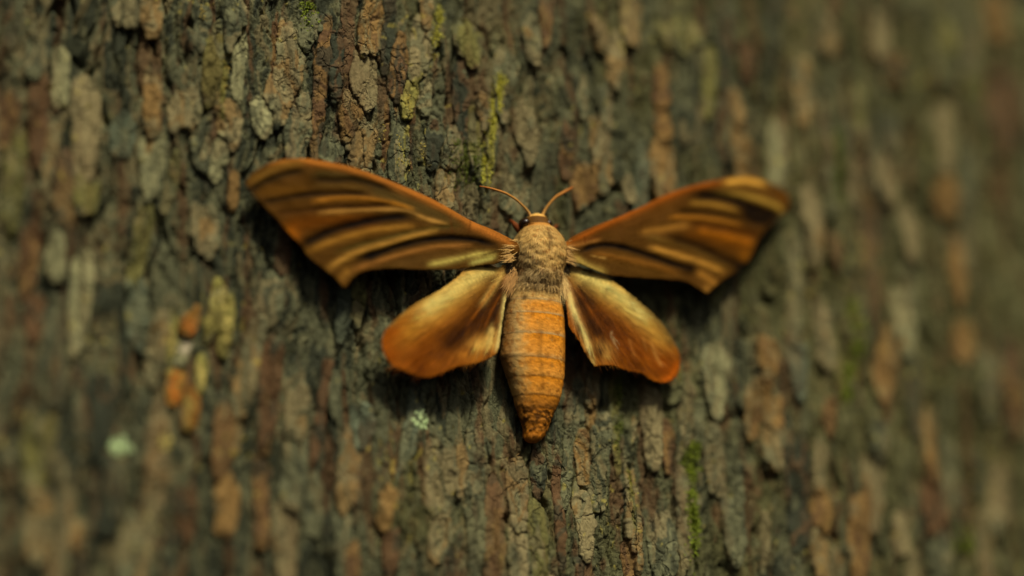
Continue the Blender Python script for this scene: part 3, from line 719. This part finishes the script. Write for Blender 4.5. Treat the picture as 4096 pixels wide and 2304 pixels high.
cx = np.sign(np.cos(PH)) * np.abs(np.cos(PH)) ** ex; sx = np.sign(np.sin(PH)) * np.abs(np.sin(PH)) ** ex
wobble = 1 + (0.008 * seg + 0.007 * saw * inab)[YI] * inab[YI]
tailm = smooth(1600, 1660, Y)
bump = 0.12 * fbm(PH * 5, Y / 22, 3, 201) + 0.05 * fbm(PH * 20, Y / 6, 2, 203) + tailm * 0.2 * fbm(PH * 3, Y / 16, 2, 205)
thx = smooth(1180, 1120, Y) * smooth(905, 935, Y)
bump = bump + thx * (0.30 * fbm(PH * 3, Y / 30, 3, 207) - 0.30 * np.exp(-((PH - math.pi / 2) / 0.10) ** 2) * smooth(1120, 1000, Y))
bump = bump - 0.55 * np.exp(-((Y - 1142) / 9) ** 2) * (0.5 + 0.5 * np.abs(perlin(PH * 3, Y * 0, 209)))
# collar between head and thorax
bump = bump - 0.35 * np.exp(-((Y - 912) / 4) ** 2)
BU = uc[YI] + (aw[YI] * wobble + bump) * cx; BW = wc[YI] + (bh[YI] * wobble + bump) * sx
BV = vc[YI] + 0 * PH
bm_top = sx
# pigment
ORG = s2l((204, 126, 14)); TAN = s2l((190, 154, 100)); GRY = s2l((128, 112, 88)); DRK = s2l((58, 34, 10)); BRN = s2l((138, 82, 24)); RUST = s2l((158, 88, 30)); CRM = s2l((206, 176, 120))
lat = cx * aw[YI] / 6.3
bc = np.broadcast_to(TAN, Y.shape + (3,)).copy()
fn = fbm(PH * 6, Y / 20, 4, 211); fn2 = fbm(PH * 12, Y / 9, 3, 213)
bc = mixc(bc, ORG, inab[YI] * smooth(1190, 1240, Y) * (0.95 - 0.35 * saw[YI]) * smooth(-0.95, -0.25, lat + 0.25 * fn) * smooth(-0.35, 0.2, fn + 0.45))
bc = mixc(bc, GRY, inab[YI] * 0.5 * smooth(-0.5, -0.95, lat + 0.2 * fn))
bc = mixc(bc, GRY * 1.5, inab[YI] * 0.75 * smooth(0.78, 1.0, saw[YI] + 0.1 * fn) * smooth(1480, 1400, Y))
bc = mixc(bc, BRN, smooth(1560, 1640, Y) * 0.7); bc = mixc(bc, BRN, inab[YI] * 0.55 * smooth(0.05, 0.35, fbm(PH * 4, Y / 26, 3, 221))); bc = mixc(bc, BRN * .8, inab[YI] * 0.6 * smooth(0.75, 1.0, np.abs(lat))); bc = mixc(bc, DRK, tailm * 0.85 * smooth(-0.05, 0.25, fbm(PH * 2.2 + 4, Y / 20, 2, 216) + 0.10) * smooth(1745, 1715, Y))
line = np.exp(-((PH - math.pi / 2 - 0.03 + 0.012 * perlin(Y / 20, Y * 0, 3)) / 0.030) ** 2) * smooth(1290, 1310, Y) * smooth(1600, 1560, Y)
bc = mixc(bc, DRK, 0.95 * line)
for c, al in ((1443, .4), (1517, .45), (1590, .7), (1640, .5)):
    bc = mixc(bc, DRK, al * np.exp(-((Y - c - 5 * fn - 5 * np.abs(lat)) / 4.5) ** 2) * smooth(-0.5, 0.1, fn2 + 0.4))
# thorax mottling, mid line, grey shoulder
bc = mixc(bc, GRY * 0.95, thx * 0.75 * smooth(-0.1, 0.4, -lat * 0.55 + 0.5 * fn + (Y - 1070) / 260))
bc = mixc(bc, BRN, thx * 0.75 * smooth(0.12, 0.3, fn2 * 0.4 + 0.6 * fn))
bc = mixc(bc, DRK * 1.6, thx * 0.75 * np.exp(-((PH - math.pi / 2 + 0.02 + 0.04 * perlin(Y / 26, Y * 0, 6)) / 0.06) ** 2) * smooth(1035, 1010, Y) * smooth(915, 935, Y))
bc = mixc(bc, DRK, 0.8 * np.exp(-((Y - 1112) / 8) ** 2) * smooth(0.0, 0.4, lat + fn * 0.7)); bc = mixc(bc, DRK, 0.9 * np.exp(-((Y - 1138) / 13) ** 2) * smooth(0.0, 0.3, fn2 + 0.12))
bc = mixc(bc, DRK, 0.9 * np.exp(-(((PH - math.pi / 2 - 0.62) / 0.12) ** 2 + ((Y - 1208) / 12) ** 2)))
bc = mixc(bc, CRM, 0.6 * smooth(930, 950, Y) * smooth(985, 960, Y) * smooth(0.55, 0.9, np.abs(lat)))
# head: pale brow, dark band behind it, tan collar
bc = mixc(bc, s2l((176, 118, 56)), smooth(925, 915, Y) * 0.8)
bc = mixc(bc, DRK * 0.8, 0.88 * smooth(908, 903, Y) * smooth(872, 879, Y) * 0.95)
bc = mixc(bc, s2l((206, 166, 100)), smooth(876, 870, Y) * 0.85)
bc = np.clip(bc * (1 + 0.26 * fn2 + 0.22 * fn)[..., None] * 1.2 * np.array([.98, .98, .74]), 0.002, 0.8)
verts = uvw(BU.ravel(), BV.ravel(), BW.ravel())
ii = np.arange(ny * nphi).reshape(ny, nphi); nx_ = np.roll(ii, -1, 1)
f = np.stack([ii[:-1].ravel(), nx_[:-1].ravel(), nx_[1:].ravel(), ii[1:].ravel()], -1)
caps = [ii[0, ::-1], ii[-1]]
cv_ = [verts[ii[0]].mean(0), verts[ii[-1]].mean(0)]
nb = len(verts); verts2 = np.concatenate([verts, cv_]); cols2 = np.concatenate([bc.reshape(-1, 3), bc[0, :1], bc[-1, :1]])
capf = []
for q in range(nphi):
    capf.append((nb, ii[0, (q + 1) % nphi], ii[0, q], ii[0, q])); capf.append((nb + 1, ii[-1, q], ii[-1, (q + 1) % nphi], ii[-1, (q + 1) % nphi]))
tri = np.array([c[:3] for c in capf]); quad_tri = np.concatenate([f[:, [0, 1, 2]], f[:, [0, 2, 3]], tri])
body = mesh_obj('body', verts2, quad_tri, M_BODY, moth, cols2)
body['label'] = 'stout furry tan thorax and ringed orange abdomen'

def blob(name, px, py, w, ru_, rv_, rw_, colour, mat, parent, label=None):
    n, m = 20, 14; w = w - SINK
    u, v = from_photo(float(px), float(py), w)
    a = np.linspace(0, 2 * math.pi, n, endpoint=False); b = np.linspace(-math.pi / 2 + .02, math.pi / 2 - .02, m)
    A, B = np.meshgrid(a, b)
    V = uvw((u + ru_ * np.cos(A) * np.cos(B)).ravel(), (v + rv_ * np.sin(A) * np.cos(B)).ravel(), (w + rw_ * np.sin(B)).ravel())
    ii = np.arange(n * m).reshape(m, n); nx = np.roll(ii, -1, 1)
    f = np.stack([ii[:-1].ravel(), nx[:-1].ravel(), nx[1:].ravel(), ii[1:].ravel()], -1)
    o = mesh_obj(name, V, f, mat, parent, np.broadcast_to(colour, (len(V), 3)))
    if label: o['label'] = label
    return o
blob('eye', 2098, 893, 5.4, 1.15, 1.1, 1.5, s2l((34, 20, 8)), M_EYE, moth, 'dark round eye')
blob('eye', 2188, 896, 5.4, 1.0, 1.05, 1.5, s2l((44, 28, 10)), M_EYE, moth, 'dark round eye')

def tube(name, pts, radii, colours, mat, parent, rings=0.0, label=None):
    """pts: (photo x, photo y, height)"""
    P = catmull(pts, 2.5, False); n = len(P); P[:, 2] -= SINK
    t = np.linspace(0, 1, n); rad = np.interp(t, np.linspace(0, 1, len(radii)), radii)
    rad = rad * (1 + rings * np.sin(t * n * 1.6)) * (1 + 0.06 * perlin(t * 60, t * 0, 3))
    u, v = from_photo(P[:, 0], P[:, 1], P[:, 2]); C = uvw(u, v, P[:, 2]) / MM
    T = np.gradient(C, axis=0); T /= np.linalg.norm(T, axis=1)[:, None]
    A = np.cross(T, -F); A /= np.linalg.norm(A, axis=1)[:, None]; B = np.cross(T, A)
    k = 12; a = np.linspace(0, 2 * math.pi, k, endpoint=False)
    V = (C[:, None] + rad[:, None, None] * (np.cos(a)[None, :, None] * A[:, None] + np.sin(a)[None, :, None] * B[:, None])).reshape(-1, 3) * MM
    ii = np.arange(n * k).reshape(n, k); nx = np.roll(ii, -1, 1)
    f = np.stack([ii[:-1].ravel(), ii[1:].ravel(), nx[1:].ravel(), nx[:-1].ravel()], -1)
    tr = np.concatenate([f[:, [0, 1, 2]], f[:, [0, 2, 3]]])
    V = np.concatenate([V, [C[0] * MM, C[-1] * MM]])
    tr = np.concatenate([tr, [(n * k, ii[0, q], ii[0, (q + 1) % k]) for q in range(k)], [(n * k + 1, ii[-1, (q + 1) % k], ii[-1, q]) for q in range(k)]])
    cl = np.stack([np.interp(t, np.linspace(0, 1, len(colours)), [c[q] for c in colours]) for q in range(3)], -1)
    cl = np.repeat(cl, k, 0); cl = np.concatenate([cl, cl[:1], cl[-1:]])
    o = mesh_obj(name, V, tr, mat, parent, cl)
    if label: o['label'] = label
    return o
AC = [s2l((206, 164, 96)), s2l((190, 138, 66)), s2l((186, 130, 60)), s2l((182, 120, 56)), s2l((150, 84, 34))]
tube('antenna', [(2124,874,5.4),(2120,862,5.7),(2108,841,6.1),(2085,817,6.6),(2061,796,7.0),(2026,775,7.2),(1991,762,7.0),(1956,752,6.6),(1918,745,6.0)], [.42,.26,.24,.24,.25,.24,.20,.12], AC, M_BODY, moth, .10)
tube('antenna', [(2166,874,5.4),(2171,860,5.7),(2183,836,6.1),(2202,810,6.6),(2225,787,7.0),(2254,770,7.2),(2291,749,7.0)], [.42,.27,.25,.27,.32,.32,.20], AC, M_BODY, moth, .10)
LC = [s2l((70, 38, 16)), s2l((96, 50, 20)), s2l((130, 66, 28))]
tube('leg', [(2100,950,3.6),(2078,924,4.2),(2066,908,4.4),(2056,894,4.2),(2048,886,3.4),(2042,884,1.8),(2040,886,0.2)], [.8,.75,.62,.7,.62,.4,.25], LC, M_BODY, moth, 0, 'rusty front leg')
tube('leg', [(2200,945,3.6),(2212,922,4.0),(2220,908,3.4),(2228,902,1.6),(2236,905,-0.3)], [.75,.7,.55,.35,.2], LC, M_BODY, moth, 0, 'rusty front leg')

# fur: short fine scales and hairs
VB = verts.reshape(ny, nphi, 3) / MM
dphi = np.roll(VB, -1, 1) - np.roll(VB, 1, 1); dy = np.gradient(VB, axis=0)
NB = np.cross(dy, dphi); NB /= np.linalg.norm(NB, axis=2)[..., None] + 1e-9
ctr = VB.mean(1, keepdims=True)
if ((VB - ctr) * NB).sum() < 0: NB = -NB
tail = -dy / (np.linalg.norm(dy, axis=2)[..., None] + 1e-9)
def pick(n, ya, yb, cond=lambda p: p < 9):
    rows_ = np.where((yy > ya) & (yy < yb))[0]; r = rng.choice(rows_, n); p = rng.choice(np.where(cond(ph))[0], n); return r, p
up = lambda p: (p > -0.3) & (p < math.pi + 0.3)
r, p = pick(7000, 918, 1130, up)
fur('fur', VB[r, p], NB[r, p], tail[r, p], 0.75, 0.07, bc[r, p], M_FUR, body, 'short tan hairs of the thorax', .16, .2)
r, p = pick(2200, 1090, 1165, up)
fur('fur', VB[r, p], NB[r, p], tail[r, p], 1.5, 0.08, mixc(bc[r, p], CRM, np.full(len(r), .35)), M_FUR, body, 'longer hairs at the waist', .4, .7)
r, p = pick(6000, 1165, 1768, up)
fur('fur', VB[r, p], NB[r, p], tail[r, p], 0.45, 0.05, bc[r, p], M_FUR, body, 'fine scales of the abdomen', .2, .25)
r, p = pick(260, 858, 918, up)
fur('fur', VB[r, p], NB[r, p], tail[r, p], 0.45, 0.05, bc[r, p], M_FUR, body, 'hairs of the head', .3, .5)

# hair tufts that bridge the wing roots and the thorax
def tuft(points, n, length, direction, colour, spread, label, w=7.6):
    pts = np.array(points, float)
    t = rng.uniform(0, 1, n) * (len(pts) - 1); i = np.minimum(t.astype(int), len(pts) - 2); fr = (t - i)[:, None]
    q = pts[i] * (1 - fr) + pts[i + 1] * fr + rng.normal(0, spread, (n, 2))
    ww = w - SINK + rng.normal(0, 0.35, n)
    u, v = from_photo(q[:, 0], q[:, 1], ww); B_ = uvw(u, v, ww) / MM
    n3 = np.broadcast_to(np.array([0, -1.0, 0]), B_.shape)
    d = np.broadcast_to(np.array([direction[0], 0, -direction[1]], float), B_.shape)
    fur('fur', B_, n3, d, length, 0.09, np.broadcast_to(colour, (n, 3)) * 1.2, M_FUR, body, label, .06, .22)
tuft([(2062,965),(2050,1000),(2050,1040)], 190, 2.8, (-1, .25), s2l((198, 158, 92)), 7, 'cream tuft at the left wing root')
tuft([(2250,975),(2262,1010),(2262,1040)], 190, 2.8, (1, .25), s2l((196, 156, 92)), 7, 'cream tuft at the right wing root')
tuft([(2056,1075),(2050,1110),(2056,1130)], 190, 3.6, (-.5, 1), s2l((176, 134, 78)), 8, 'tan tuft at the left hindwing root', 6.4)
tuft([(2240,1085),(2246,1120),(2250,1150)], 190, 3.6, (.35, 1), s2l((214, 182, 116)), 7, 'cream tuft at the right hindwing root', 6.4)
tuft([(2045,1020),(2040,1060),(2050,1085)], 420, 1.5, (-.6, .8), s2l((44, 32, 12)), 6, 'dark tuft standing in for shade behind the left wing', 6.2)  # dark hairs added in place of the shade in the wing root hollow
tuft([(2268,1030),(2266,1060),(2256,1085)], 420, 1.5, (.6, .8), s2l((44, 34, 12)), 6, 'dark tuft standing in for shade behind the right wing', 6.2)  # same on the right: dark hairs stand for the hollow's shade
